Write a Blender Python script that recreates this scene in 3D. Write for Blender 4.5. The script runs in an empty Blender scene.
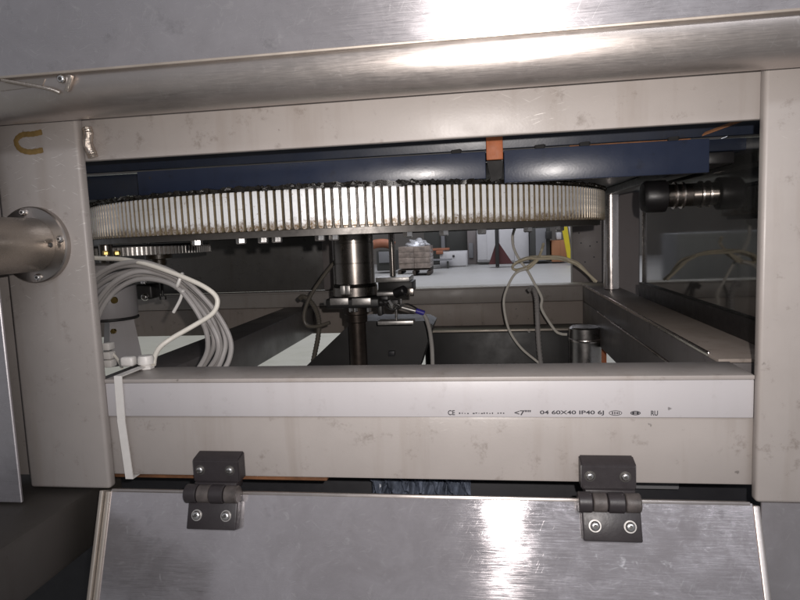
import bpy, bmesh, math, random
from mathutils import Vector, Matrix
from math import radians as RAD, cos, sin, pi, hypot, atan2
random.seed(7)
S = bpy.context.scene
COL = S.collection

# ------------------------------------------------------------------ camera
F = 610.0                                   # focal length in photo pixels (800 wide)
YAW, PITCH, ROLL = RAD(-8.2), RAD(-6.1), RAD(-2.3)
CAM = Vector((0, 0, .85))
_f = Vector((sin(YAW)*cos(PITCH), cos(YAW)*cos(PITCH), sin(PITCH)))
_r0 = Vector((cos(YAW), -sin(YAW), 0)); _u0 = _r0.cross(_f)
_r = _r0*cos(ROLL) + _u0*sin(ROLL); _u = -_r0*sin(ROLL) + _u0*cos(ROLL)
cd = bpy.data.cameras.new('camera'); cam = bpy.data.objects.new('camera', cd); COL.objects.link(cam)
cam.matrix_world = Matrix(((_r.x, _u.x, -_f.x, CAM.x), (_r.y, _u.y, -_f.y, CAM.y), (_r.z, _u.z, -_f.z, CAM.z), (0, 0, 0, 1)))
cd.sensor_fit = 'HORIZONTAL'; cd.sensor_width = 36; cd.lens = 36*F/800
cd.clip_start = .02; cd.clip_end = 200
S.camera = cam

# ------------------------------------------------------------------ world, lamps, exposure
w = bpy.data.worlds.new('World'); S.world = w; w.use_nodes = True
w.node_tree.nodes['Background'].inputs[0].default_value = (.92, .93, 1.0, 1)
w.node_tree.nodes['Background'].inputs[1].default_value = .24

def lamp(name, kind, loc, energy, color, **kw):
    l = bpy.data.lights.new(name, kind); l.energy = energy; l.color = color
    for k, v in kw.items(): setattr(l, k, v)
    o = bpy.data.objects.new(name, l); COL.objects.link(o); o.location = loc
    return o
# the phone's own flash, just beside the lens
o = lamp('camera_flash', 'SPOT', CAM + _r*.026 + _u*.022 - _f*.004, 16.5, (1, .935, .895), shadow_soft_size=.004, spot_size=RAD(106), spot_blend=1.0)
o.rotation_euler = (_f + _r*.10 + _u*.06).to_track_quat('-Z', 'Y').to_euler()
# strip lamps under the workshop ceiling, behind the machine and behind the photographer
lamp('ceiling_lamp', 'AREA', (-.5, 11.5, 5.0), 310, (.88, .90, 1), shape='RECTANGLE', size=7, size_y=5)
lamp('ceiling_lamp', 'AREA', (-1.6, 4.6, 4.6), 105, (1, 1, .80), shape='RECTANGLE', size=3, size_y=2)
o = lamp('ceiling_lamp', 'AREA', (1.2, -3.2, 3.2), 40, (.90, .93, 1), shape='RECTANGLE', size=2.6, size_y=.5)
o.rotation_euler = (RAD(38), 0, RAD(15))
vs = S.view_settings; vs.view_transform = 'Standard'; vs.look = 'None'; vs.exposure = .12; vs.gamma = 1

# ------------------------------------------------------------------ pixel -> place
def ray(px, py): return _r*((px-400)/F) - _u*((py-300)/F) + _f
def PY(px, py, Y): d = ray(px, py); return CAM + d*(Y/d.y)
def PZ(px, py, Z): d = ray(px, py); return CAM + d*((Z-CAM.z)/d.z)
def zc(pts, ox, oy, s, Y):
    return [PY(ox+p[0]/s, oy+p[1]/s, p[2] if len(p) > 2 else Y) for p in pts]

# ------------------------------------------------------------------ materials
MATS = {}
class NT:
    def __init__(s, name):
        m = bpy.data.materials.new(name); m.use_nodes = True; s.m = m; s.t = m.node_tree
        s.b = s.t.nodes['Principled BSDF']; s.tc = s.n('ShaderNodeTexCoord'); MATS[name] = m
    def n(s, typ, **kw):
        x = s.t.nodes.new(typ)
        for k, v in kw.items():
            if k.startswith('i_'): x.inputs[k[2:].replace('_', ' ')].default_value = v
            else: setattr(x, k, v)
        return x
    def l(s, a, b): s.t.links.new(a, b)
    def coords(s, scale=(1, 1, 1), rot=(0, 0, 0), src='Object'):
        m0 = s.n('ShaderNodeMapping'); m0.inputs['Rotation'].default_value = rot; s.l(s.tc.outputs[src], m0.inputs[0])
        mp = s.n('ShaderNodeMapping'); mp.inputs['Scale'].default_value = scale
        s.l(m0.outputs[0], mp.inputs[0]); return mp.outputs[0]
    def noise(s, scale, detail=4, rough=.6, vec=None, dist=0):
        x = s.n('ShaderNodeTexNoise'); x.inputs['Scale'].default_value = scale; x.inputs['Detail'].default_value = detail
        x.inputs['Roughness'].default_value = rough; x.inputs['Distortion'].default_value = dist
        s.l(vec if vec else s.tc.outputs['Object'], x.inputs['Vector']); return x.outputs['Fac']
    def vor(s, scale, vec=None, feat='F1'):
        x = s.n('ShaderNodeTexVoronoi', feature=feat); x.inputs['Scale'].default_value = scale
        s.l(vec if vec else s.tc.outputs['Object'], x.inputs['Vector']); return x
    def mr(s, v, a, b, c=0, d=1):
        x = s.n('ShaderNodeMapRange'); s.l(v, x.inputs[0])
        for i, q in enumerate((a, b, c, d)): x.inputs[i+1].default_value = q
        return x.outputs[0]
    def math(s, op, a, b):
        x = s.n('ShaderNodeMath', operation=op)
        for i, q in enumerate((a, b)):
            if isinstance(q, (int, float)): x.inputs[i].default_value = q
            else: s.l(q, x.inputs[i])
        return x.outputs[0]
    def mix(s, f, a, b):
        x = s.n('ShaderNodeMix', data_type='RGBA')
        if isinstance(f, (int, float)): x.inputs[0].default_value = f
        else: s.l(f, x.inputs[0])
        for i, q in ((6, a), (7, b)):
            if isinstance(q, (tuple, list)): x.inputs[i].default_value = (*q[:3], 1)
            else: s.l(q, x.inputs[i])
        return x.outputs[2]
    def bump(s, h, strength=.2, dist=.001):
        x = s.n('ShaderNodeBump'); x.inputs['Strength'].default_value = strength; x.inputs['Distance'].default_value = dist
        s.l(h, x.inputs['Height']); s.l(x.outputs[0], s.b.inputs['Normal'])
    def set(s, **kw):
        for k, v in kw.items():
            i = s.b.inputs[k.replace('_', ' ')]
            if isinstance(v, (int, float)): i.default_value = v
            elif isinstance(v, tuple): i.default_value = (*v[:3], 1)
            else: s.l(v, i)
        return s.m

def painted(name, col, rough=.45, dirt=(.12, .09, .07), dirt_amt=.35, scratch=0., specks=.5, bump=.12, metal=0, scale=1):
    t = NT(name)
    big = t.mr(t.noise(6*scale, 5, .65), .35, .75, 0, 1)
    c = t.mix(t.math('MULTIPLY', big, dirt_amt*.8), col, tuple(x*.70 for x in col))
    run = t.mr(t.noise(5, 4, .6, t.coords((8, 8, .8))), .52, .75, 0, 1)
    c = t.mix(t.math('MULTIPLY', run, dirt_amt*.6), c, (col[0]*.62, col[1]*.55, col[2]*.48))
    fine = t.mr(t.noise(45*scale, 6, .75), .58, .75, 0, 1)
    c = t.mix(t.math('MULTIPLY', fine, dirt_amt), c, dirt)
    # isolated specks of dirt
    wob = t.n('ShaderNodeVectorMath', operation='MULTIPLY_ADD'); nz = t.n('ShaderNodeTexNoise'); nz.inputs['Scale'].default_value = 260*scale
    t.l(t.tc.outputs['Object'], nz.inputs['Vector']); t.l(nz.outputs['Color'], wob.inputs[0]); wob.inputs[1].default_value = (.006, .006, .006); t.l(t.tc.outputs['Object'], wob.inputs[2])
    v = t.vor(62*scale, wob.outputs[0]); rnd = t.n('ShaderNodeSeparateColor'); t.l(v.outputs['Color'], rnd.inputs[0])
    sp = t.math('MULTIPLY', t.math('MULTIPLY', t.mr(v.outputs['Distance'], .07, .13, 1, 0), 1.0), t.mr(rnd.outputs[0], .90, .92, 0, 1))
    c = t.mix(t.math('MULTIPLY', sp, specks), c, (.03, .025, .02))
    r = t.mr(t.noise(14*scale, 4), .3, .7, rough-.07, rough+.1)
    if scratch:
        tot = None
        for k, ang in enumerate((.35, -.5, .15)):
            vec = t.coords((5, 5, 110), (0, ang, 0))
            q = t.mr(t.noise(9, 2, .5, vec), .70, .74, 0, 1)
            tot = q if tot is None else t.math('MAXIMUM', tot, q)
        mask = t.mr(t.noise(3.1, 3), .56, .68, 0, 1)
        tot = t.math('MULTIPLY', t.math('MULTIPLY', tot, mask), scratch)
        c = t.mix(tot, c, (.85, .83, .80)); t.set(Metallic=t.math('MULTIPLY', tot, .6))
    elif metal: t.set(Metallic=metal)
    t.bump(t.noise(380*scale, 3, .6), bump, .0006)
    return t.set(Base_Color=c, Roughness=r)

def stainless(name, col=(.60, .58, .58), rough=.36, aniso=.8, tangent=(1, 0, 0), metal=.93, smudge=.5, cloud=.35):
    t = NT(name)
    vec = t.coords((2.2, 60, 60))                       # brushing runs along X
    brush = t.noise(22, 5, .7, vec)
    spots = t.mr(t.noise(70, 6, .7, None, 1.2), .60, .70, 0, 1)
    blotch = t.mr(t.noise(4.5, 5, .6), .35, .72, 0, 1)
    c = t.mix(t.math('MULTIPLY', blotch, cloud), col, (col[0]*.66, col[1]*.62, col[2]*.60))
    cl2 = t.mr(t.noise(17, 6, .72, None, .6), .42, .68, 0, 1)
    c = t.mix(t.math('MULTIPLY', cl2, cloud*.7), c, tuple(x*1.25 for x in col))
    c = t.mix(t.math('MULTIPLY', spots, smudge*.5), c, (.82, .80, .80))
    dark = t.mr(t.noise(33, 5, .7), .62, .74, 0, 1)
    c = t.mix(t.math('MULTIPLY', dark, smudge*.5), c, tuple(x*.45 for x in col))
    tot = None
    for k, ang in enumerate((.3, -.7, 1.1)):
        v2 = t.coords((9, 9, 120), (0, ang, 0)); q = t.mr(t.noise(7, 2, .5, v2), .68, .73, 0, 1)
        tot = q if tot is None else t.math('MAXIMUM', tot, q)
    c = t.mix(t.math('MULTIPLY', tot, .30*smudge), c, (.9, .88, .88))
    r = t.math('ADD', t.mr(brush, .3, .7, max(.04, rough-.08), rough+.08), t.math('MULTIPLY', t.math('ADD', spots, cl2), .055*(.5+cloud)))
    tg = t.n('ShaderNodeCombineXYZ')
    for i in range(3): tg.inputs[i].default_value = tangent[i]
    if aniso: t.l(tg.outputs[0], t.b.inputs['Tangent'])
    t.bump(t.math('ADD', t.math('MULTIPLY', brush, .5), t.math('MULTIPLY', tot, -.15)), .09, .0005)
    t.b.inputs['Anisotropic Rotation'].default_value = .25
    return t.set(Base_Color=c, Roughness=r, Metallic=metal, Anisotropic=aniso)

def simple(name, col, rough=.5, metal=0, var=.3, scale=40, bump=.1, dark=.55, **kw):
    t = NT(name)
    c = t.mix(t.math('MULTIPLY', t.mr(t.noise(scale, 5, .65), .35, .7, 0, 1), var), col, tuple(x*dark for x in col))
    r = t.mr(t.noise(scale*1.7, 4), .3, .7, max(.02, rough-.06), rough+.08)
    t.bump(t.noise(scale*6, 3), bump, .0005)
    return t.set(Base_Color=c, Roughness=r, Metallic=metal, **kw)

FRAME = painted('frame_paint', (.375, .340, .320), .42, dirt_amt=.6, scratch=.7)
RAILD = painted('dusty_frame_paint', (.30, .255, .225), .5, (.06, .045, .04), .7)
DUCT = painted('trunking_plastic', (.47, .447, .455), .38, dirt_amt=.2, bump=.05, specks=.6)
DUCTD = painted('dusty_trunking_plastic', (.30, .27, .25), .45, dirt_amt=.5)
SHEET = stainless('brushed_stainless_sheet', (.60, .575, .60), .31, .80, metal=.82, smudge=.8, cloud=.5)
DOORM = stainless('scratched_stainless_door', (.58, .55, .57), .115, 1.0, smudge=.8, metal=.78, cloud=.65)
TUBE = stainless('stainless_tube', (.58, .53, .50), .36, .45, smudge=.4)
TUBEY = stainless('stainless_handle', (.47, .42, .37), .30, 0, smudge=.3, metal=1)
FLANGE = simple('turned_flange_steel', (.47, .43, .40), .32, 1, .3, 30)
EDGE = simple('folded_edge', (.52, .46, .40), .45, .6, .35, 25)
SCREW = simple('bright_screw', (.78, .76, .74), .22, 1, .2, 200)
SOCK = simple('screw_socket', (.10, .095, .09), .5, .6)
HINGE = simple('hinge_plastic', (.030, .025, .027), .42, 0, .3, 60, .25)
HINGEW = simple('worn_hinge_plastic', (.10, .085, .08), .5, 0, .9, 70, .3, .3)
BLUE = painted('blue_enamel', (.018, .026, .054), .33, (.01, .01, .012), .6, bump=.11, specks=.9)
BLUED = painted('blue_enamel_shaded_soiled', (.012, .017, .032), .36, (.012, .010, .010), .7, bump=.12)  # darker copy of the blue: underside shade painted in, plus dirt
ORANGE = simple('orange_primer', (.40, .11, .03), .55, 0, .7, 60)
RUST = simple('rust', (.20, .085, .035), .8, 0, .8, 50, .6, .35)
BLACK = simple('black_steel', (.018, .017, .017), .45, 0, .3, 12)
RUBBER = simple('black_rubber', (.012, .011, .012), .38)
STEEL = simple('dark_turned_steel', (.26, .235, .215), .26, 1, .3, 14, .01)
BARREL = simple('barrel_steel', (.42, .40, .39), .3, 1, .5, 30, .05)
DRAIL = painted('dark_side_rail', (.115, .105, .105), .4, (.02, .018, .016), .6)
RUBM = simple('matt_black', (.014, .013, .013), .75)
STEELR = simple('rusty_spindle_steel', (.062, .048, .040), .40, .75, .8, 45, .2, .35)
CHROME = simple('chrome_rod', (.72, .66, .63), .24, 1, .12, 20, .0)
PLATE = simple('zinc_plate', (.52, .50, .48), .38, .8, .5, 120)
BRASS = simple('brass', (.62, .45, .16), .3, 1)
GREY = painted('grey_machine_enamel', (.30, .285, .29), .42, dirt_amt=.3)
PANELG = painted('soiled_grey_panel', (.11, .105, .10), .30, (.02, .018, .016), .7, bump=.2, scale=1.5)
POSTG = painted('grey_brown_panel', (.20, .175, .17), .5, dirt_amt=.3)
WHITEP = simple('white_plastic', (.72, .69, .66), .4, 0, .2, 60)
CABW = simple('white_cable', (.74, .70, .63), .42, 0, .35, 70, .1, .7)
CABG = simple('grey_cable', (.34, .32, .31), .4, 0, .3, 60, .1, .75)
CABY = simple('yellowed_cable', (.70, .62, .46), .42, 0, .4, 60, .1, .65)
CABD = simple('dark_hose', (.12, .105, .085), .5, 0, .5, 60)
CLEAR = simple('clear_hose', (.32, .30, .28), .2, 0, .3, 60)
BLUEP = simple('blue_plastic', (.05, .04, .30), .35)
INK = simple('print_ink', (.035, .033, .04), .6, 0, .0)
YMARK = simple('yellow_marker', (.22, .14, .045), .6, 0, .7, 130)
BEAD = simple('weld_metal', (.75, .66, .58), .2, 1, .5, 200, .8)
GREASE = simple('black_grease', (.012, .010, .008), .25, 0, .5, 120, .8)
BEAMM = painted('soiled_base_beam', (.055, .048, .042), .6, (.05, .045, .04), .7)
DARK = simple('dark_void_metal', (.02, .02, .024), .5)

def tooth_mat():
    t = NT('greased_gear_tooth')
    sep = t.n('ShaderNodeSeparateXYZ'); t.l(t.tc.outputs['Generated'], sep.inputs[0])
    oi = t.n('ShaderNodeObjectInfo')
    add = t.n('ShaderNodeVectorMath', operation='ADD'); t.l(t.tc.outputs['Object'], add.inputs[0])
    sc = t.n('ShaderNodeVectorMath', operation='SCALE'); sc.inputs['Scale'].default_value = 1.0
    t.l(oi.outputs['Location'], sc.inputs[0])
    mul = t.math('MULTIPLY', oi.outputs['Random'], 9.0); cx = t.n('ShaderNodeCombineXYZ'); t.l(mul, cx.inputs[0]); t.l(cx.outputs[0], add.inputs[1])
    n1 = t.noise(170, 5, .7, add.outputs[0]); n2 = t.noise(420, 3, .6, add.outputs[0]); n3 = t.noise(26, 3, .6, add.outputs[0])
    low = t.mr(t.math('ADD', sep.outputs[2], t.math('SUBTRACT', t.mr(n1, .3, .7, -.12, .12), t.math('MULTIPLY', oi.outputs['Random'], .10))), .06, .22, 1, 0)
    c = t.mix(t.mr(n3, .45, .75, 0, .35), (.87, .88, .90), (.82, .80, .74))
    c = t.mix(t.mr(n1, .60, .68, 0, .6), c, (.24, .15, .05))
    c = t.mix(t.math('MULTIPLY', low, t.mr(n2, .25, .6, .35, .95)), c, (.15, .085, .025))
    t.bump(n1, .3, .0006)
    return t.set(Base_Color=c, Roughness=t.mr(n1, .3, .7, .26, .45), Metallic=.25)
TOOTH = tooth_mat()
RIM = simple('greasy_gear_rim', (.035, .026, .017), .35, .3, .8, 90, .6, .3)
FLANK = simple('dark_greased_tooth_flank', (.24, .19, .12), .35, .2, .8, 90, .3, .35)
RIMD = simple('dark_gear_flange', (.10, .092, .085), .38, .5, .5, 60)

def panel_glass():
    t = NT('dark_acrylic')
    t.bump(t.noise(3, 2), .015, .002)
    sm = t.mr(t.noise(9, 5, .7), .4, .7, 0, 1)
    c = t.mix(sm, (.19, .19, .185), (.24, .235, .225))
    t.b.inputs['IOR'].default_value = 1.75
    return t.set(Base_Color=c, Roughness=t.mr(t.noise(7, 5, .7), .35, .7, .02, .08), Metallic=.85)
GLASS = panel_glass()

def floor_mat():
    t = NT('workshop_floor_paint')
    n = t.noise(.35, 4); n2 = t.noise(7, 6, .7)
    c = t.mix(t.mr(n2, .5, .75, 0, .45), (.38, .375, .36), (.25, .25, .21))
    c = t.mix(t.mr(n, .4, .7, 0, .4), c, (.45, .44, .46))
    return t.set(Base_Color=c, Roughness=.45)
FLOOR = floor_mat()
FILM = simple('stretch_film_boxes', (.36, .29, .25), .2, 0, .8, 9, .8, .35)
SILVER = simple('bright_film', (.6, .6, .62), .2, .3, .8, 12, 1, .3)
PALW = simple('pallet_wood', (.06, .045, .035), .7)
CABIN = simple('white_cabinet_paint', (.56, .55, .56), .45, 0, .2, 3)
DGREY = simple('dark_shelving', (.05, .05, .045), .6, 0, .5, 3)
MGREY = simple('machine_grey', (.20, .20, .21), .5, 0, .3, 3)
RED = simple('dark_red_paint', (.085, .02, .022), .5, 0, .4, 4)
YEL = simple('yellow_paint', (.62, .50, .02), .45, 0, .2, 4)
CARD = simple('cardboard', (.36, .16, .075), .7, 0, .2, 4)
WALLM = simple('workshop_wall', (.16, .145, .13), .7, 0, .3, 1.2)
OSACK = simple('orange_sack', (.34, .13, .07), .6, 0, .6, 6)
BAG = simple('blue_plastic_bag', (.32, .37, .48), .18, 0, .8, 60, .6, .25)

# ------------------------------------------------------------------ mesh helpers
def thing(name, label, cat, loc=(0, 0, 0), group=None):
    o = bpy.data.objects.new(name, None); COL.objects.link(o); o.location = loc; o.empty_display_size = .05
    o['label'] = label; o['category'] = cat
    if group: o['group'] = group
    return o
def tag(o, label, cat, group=None):
    o['label'] = label; o['category'] = cat
    if group: o['group'] = group
    return o
def origin(o):
    v = Vector(o.location)
    while o.parent: o = o.parent; v = v + Vector(o.location)
    return v
def obj(name, bm, mat, parent=None, at=None, smooth=35):
    """One mesh object; bm is in world coordinates, `at` its origin (default: parent's origin or bm centre)."""
    base = origin(parent) if parent else Vector((0, 0, 0))
    if at is None:
        if parent: at = base
        else:
            xs = [v.co for v in bm.verts]
            at = Vector(((min(v.x for v in xs)+max(v.x for v in xs))/2, (min(v.y for v in xs)+max(v.y for v in xs))/2, min(v.z for v in xs)))
    at = Vector(at)
    bmesh.ops.translate(bm, vec=-at, verts=bm.verts)
    bmesh.ops.recalc_face_normals(bm, faces=bm.faces)
    me = bpy.data.meshes.new(name); bm.to_mesh(me); bm.free()
    me.materials.append(mat)
    if smooth:
        me.shade_smooth(); me.set_sharp_from_angle(angle=RAD(smooth))
    o = bpy.data.objects.new(name, me); COL.objects.link(o)
    if parent: o.parent = parent; o.location = at - base
    else: o.location = at
    return o
def new(): return bmesh.new()
def box(bm, a, b, bev=0, seg=2, mat=None):
    """axis-aligned box between corners a and b, optionally bevelled, optionally transformed"""
    t = bmesh.new()
    r = bmesh.ops.create_cube(t, size=1)
    a = Vector(a); b = Vector(b); c = (a+b)/2; d = b-a
    for v in t.verts: v.co = Vector((v.co.x*d.x, v.co.y*d.y, v.co.z*d.z)) + c
    if bev: bmesh.ops.bevel(t, geom=t.edges[:], offset=bev, segments=seg, affect='EDGES', profile=.5)
    if mat is not None: bmesh.ops.transform(t, matrix=mat, verts=t.verts)
    join(bm, t); return bm
def join(bm, t):
    me = bpy.data.meshes.new('tmp'); t.to_mesh(me); t.free(); bm.from_mesh(me); bpy.data.meshes.remove(me)
def frame_of(d):
    d = d.normalized(); h = Vector((0, 0, 1)) if abs(d.z) < .9 else Vector((1, 0, 0))
    x = d.cross(h).normalized(); return x, d.cross(x).normalized()
def loop_skin(bm, rings, cap=True):
    for a, b in zip(rings, rings[1:]):
        n = len(a)
        for i in range(n): bm.faces.new((a[i], a[(i+1) % n], b[(i+1) % n], b[i]))
    if cap: bm.faces.new(rings[0][::-1]); bm.faces.new(rings[-1])
def lathe(bm, p, d, prof, n=32, cap=True):
    """prof: (distance along d, radius) pairs"""
    p = Vector(p); d = Vector(d).normalized(); x, y = frame_of(d); rings = []
    for h, r in prof:
        rings.append([bm.verts.new(p + d*h + (x*cos(2*pi*i/n) + y*sin(2*pi*i/n))*max(r, 1e-5)) for i in range(n)])
    loop_skin(bm, rings, cap); return bm
def cyl(bm, a, b, r, n=24, bev=0):
    a = Vector(a); b = Vector(b); L = (b-a).length
    prof = [(0, r), (L, r)] if not bev else [(0, r-bev), (bev, r), (L-bev, r), (L, r-bev)]
    return lathe(bm, a, b-a, prof, n)
def spline(pts, sub=8):
    pts = [Vector(p) for p in pts]; P = [pts[0]*2-pts[1]] + pts + [pts[-1]*2-pts[-2]]; out = []
    for i in range(1, len(P)-2):
        a, b, c, d = P[i-1:i+3]
        for k in range(sub):
            t = k/sub
            out.append(.5*((2*b) + (c-a)*t + (2*a-5*b+4*c-d)*t*t + (3*b-a-3*c+d)*t**3))
    out.append(pts[-1]); return out
def tube(bm, pts, r, n=10, sub=8, ridge=0, closed_r=None):
    pts = spline(pts, sub); rings = []; x = None
    for i, p in enumerate(pts):
        d = (pts[min(i+1, len(pts)-1)] - pts[max(i-1, 0)]).normalized()
        if x is None: x, y = frame_of(d)
        else:
            x = (x - d*x.dot(d)).normalized(); y = d.cross(x)
        rr = r*(1 + (ridge if i % 2 else 0))
        rings.append([bm.verts.new(p + (x*cos(2*pi*k/n) + y*sin(2*pi*k/n))*rr) for k in range(n)])
    loop_skin(bm, rings); return bm
def prism(bm, pts, d):
    """polygon pts pushed along vector d"""
    a = [bm.verts.new(Vector(p)) for p in pts]; b = [bm.verts.new(Vector(p)+Vector(d)) for p in pts]
    loop_skin(bm, [a, b]); return bm
def screw(parent, p, d, r, h=None, name='screw', mat=None):
    h = h or r*.75; d = Vector(d).normalized(); p = Vector(p)
    s = obj(name, lathe(new(), p, d, [(-.001, r), (h*.35, r), (h*.75, r*.86), (h, r*.6)], 20), mat or SCREW, parent, at=p)
    obj('socket', lathe(new(), p, d, [(h*.6, r*.42), (h+.0003, r*.42)], 6), SOCK, s, smooth=0)
    return s
def hexbolt(parent, p, d, r, h, mat=None, name='bolt'):
    return obj(name, lathe(new(), p, d, [(-.002, r*.9), (0, r), (h*.8, r), (h, r*.86)], 6), mat or SCREW, parent, at=p, smooth=0)

# ================================================================== SETTING
o = obj('workshop_floor', box(new(), (-18, -8, -.1), (18, 22, 0)), FLOOR); o['kind'] = 'structure'
o = obj('workshop_wall', box(new(), (-18, 18, 0), (18, 18.2, 6)), WALLM); o['kind'] = 'structure'

# ================================================================== WELDED MACHINE FRAME
FZ = .585                                    # bottom of the posts
fr = thing('machine_frame', 'beige painted square-tube machine frame around the opening', 'frame', (-.085, 1.1, FZ))
XL, XR = -.415, .246
def post(x0, x1):
    return obj('post', box(new(), (x0, .592, FZ), (x1, .6045, 1.06), .0035, 3), FRAME, fr)
p_l = post(-.512, XL); p_l['label'] = 'wide left post with a yellow marker squiggle'
p_r = post(XR, .345)
obj('top_rail', box(new(), (XL-.03, .6046, .9405), (XR+.03, .6126, 1.0), .002), FRAME, fr)
lr = obj('lower_rail', box(new(), (XL-.03, .6048, .5965), (XR+.03, .668, .6642), .003), FRAME, fr)
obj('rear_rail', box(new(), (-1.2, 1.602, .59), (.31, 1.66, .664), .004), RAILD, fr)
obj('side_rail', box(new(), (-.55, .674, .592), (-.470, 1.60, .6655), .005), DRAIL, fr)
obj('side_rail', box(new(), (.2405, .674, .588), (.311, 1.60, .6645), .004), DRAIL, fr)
# bright weld at the head of the left post
bm = new()
tube(bm, [(-.409, .6005, .974), (-.4075, .6005, .968), (-.4085, .5995, .958), (-.406, .6005, .948), (-.405, .601, .943)], .0048, 10, 5, .12)
obj('weld_bead', bm, BEAD, fr)
# yellow squiggle on the post, thin dried paint
bm = new()
tube(bm, [PY(x, y, .5918) for x, y in ((42, 132), (33, 134), (22, 135), (16, 141), (20, 149), (30, 152), (43, 150))], .0026, 8, 5, .15)
for v in bm.verts: v.co.y = .5917 + (v.co.y-.5918)*.12
obj('marker_squiggle', bm, YMARK, p_l)
# rusty inner ledge under the lower rail
bm = new(); box(bm, (-.44, .612, .5905), (-.175, .64, .5962), .001)
obj('ledge', bm, RUST, fr)
bm = new(); box(bm, (.18, .632, .587), (.275, .66, .5962), .0015)
obj('ledge', bm, RAILD, fr)
# base beam running forward under the left post
obj('base_beam', box(new(), (-.62, .20, .515), (-.444, .66, .5805), .006), BEAMM, fr)

obj('dark_backing', box(new(), (-1.2, .73, 0), (.60, .736, .586), .001), DARK, fr)  # added dark sheet: hides the lit floor, keeps the space below the frame black
# ================================================================== CABLE TRUNKING
def trunking(name, label, a, b, mat, axis, lidmat=None):
    a = Vector(a); b = Vector(b)
    t = thing(name, label, 'trunking', ((a.x+b.x)/2, (a.y+b.y)/2, a.z), 'cable trunking on the frame rails')
    obj('channel', box(new(), a, b - Vector((0, 0, .0045)), .0012), mat, t)
    e = .0012
    lo = Vector((a.x, a.y-e, b.z-.0043)); hi = Vector((b.x, b.y, b.z))
    if axis == 'y': lo = Vector((a.x-e, a.y, b.z-.0043))
    obj('lid', box(new(), lo, hi, .0010), lidmat or mat, t)
    return t
duct = trunking('cable_trunking', 'clean white trunking with small black print along the front lower rail', (XL+.0002, .60, .6648), (XR-.0002, .66, .7065), DUCT, 'x', FRAME)
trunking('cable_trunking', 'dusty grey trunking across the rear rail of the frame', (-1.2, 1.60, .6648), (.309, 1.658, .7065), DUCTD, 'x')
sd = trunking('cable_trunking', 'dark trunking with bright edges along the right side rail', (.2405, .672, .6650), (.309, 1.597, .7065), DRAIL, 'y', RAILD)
obj('edge_strip', box(new(), (.2385, .70, .7030), (.2412, 1.56, .7085), .0008), CHROME, sd)
obj('edge_strip', box(new(), (.2383, .76, .6625), (.2403, 1.38, .6655), .0006), CHROME, sd)

def text(parent, s, px0, px1, pyb, h_px, mat=INK, Y=.5997):
    """flat print on the trunking's front; px span fitted in x"""
    a = PY(px0, pyb, Y); b = PY(px1, pyb, Y); h = (PY(px0, pyb-h_px, Y)-a).z
    c = bpy.data.curves.new('txt', 'FONT'); c.body = s; c.size = 1; c.offset = .022
    to = bpy.data.objects.new('txt', c); COL.objects.link(to)
    bpy.context.view_layer.update()
    me = bpy.data.meshes.new_from_object(to.evaluated_get(bpy.context.evaluated_depsgraph_get()))
    bpy.data.objects.remove(to)
    xs = [v.co.x for v in me.vertices]; ys = [v.co.y for v in me.vertices]
    x0, x1, y0, y1 = min(xs), max(xs), min(ys), max(ys)
    bm = new(); bm.from_mesh(me); bpy.data.meshes.remove(me)
    for v in bm.verts:
        v.co = Vector((a.x + (v.co.x-x0)/(x1-x0)*(b.x-a.x), Y, ZB + (v.co.y-y0)/(y1-y0)*h))
    return obj('print', bm, mat, parent, smooth=0)
ZB = PY(540, 415.4, .5997).z
text(duct, 'CE', 448, 455, 415.4, 5.0)
text(duct, '<7"" ', 514.5, 531, 415.4, 5.2)
text(duct, '04 60X40 IP40 6J', 540, 604, 415.4, 5.0)
text(duct, 'RU', 651, 658, 415.0, 5)
bm = new()                                          # the line of tiny characters
for k in range(17):
    a = PY(459+k*2.75, 415, .5997); wd = random.uniform(.0010, .0022)
    if k in (4, 13): continue
    box(bm, (a.x, .59968, ZB+.0012+random.uniform(0, .0006)), (a.x+wd, .59995, ZB+.0022+random.uniform(0, .0009)))
obj('print', bm, INK, duct, smooth=0)
def ellipse_ring(px, hx, hz, t, bars):
    c = PY(px, 413, .5997); bm = new(); n = 28; z = ZB+.0025
    for i in range(n):
        q = []
        for k, s in ((i, 1), (i+1, 1), (i+1, 0), (i, 0)):
            an = 2*pi*k/n; q.append(bm.verts.new((c.x+cos(an)*(hx-(0 if s else t)), .5997, z+sin(an)*(hz-(0 if s else t)))))
        bm.faces.new(q)
    for x, w_, h_ in bars:
        box(bm, (c.x+x-w_/2, .5996, z-h_/2), (c.x+x+w_/2, .59985, z+h_/2))
    return obj('print', bm, INK, duct, smooth=0)
ellipse_ring(615.5, .0062, .0026, .0006, [(-.0028, .0011, .0026), (-.0006, .0010, .0026), (.0016, .0012, .0020), (.0034, .0008, .0022)])
ellipse_ring(635.5, .0048, .0022, .0009, [(0, .0066, .0010), (-.002, .0012, .0026), (.002, .0012, .0026)])

# white cable tie strapped round trunking and rail
tie = thing('cable_tie', 'white cable tie strapped round the trunking beside the left post', 'cable tie', (-.392, .6, .60))
bm = new()
for xa, za, xb, zb in ((-.397, .7105, -.398, .662), (-.398, .662, -.3945, .5955)):
    prism(bm, [(xa-.0045, .5968, za), (xa+.0045, .5968, za), (xb+.0045, .5972, zb), (xb-.0045, .5972, zb)], (0, .0013, 0))
prism(bm, [(-.4015, .5968, .7095), (-.3925, .5968, .7095), (-.3925, .668, .7095), (-.4015, .668, .7095)], (0, 0, .0012))
prism(bm, [(-.399, .5972, .5962), (-.390, .5972, .5962), (-.390, .668, .5962), (-.399, .668, .5962)], (0, 0, -.0012))
obj('strap', bm, WHITEP, tie)
c = PZ(130, 367, .7095)
obj('head', box(new(), (c.x-.009, c.y-.006, .7107), (c.x+.007, c.y+.006, .722), .003, 3), WHITEP, tie)

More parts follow.
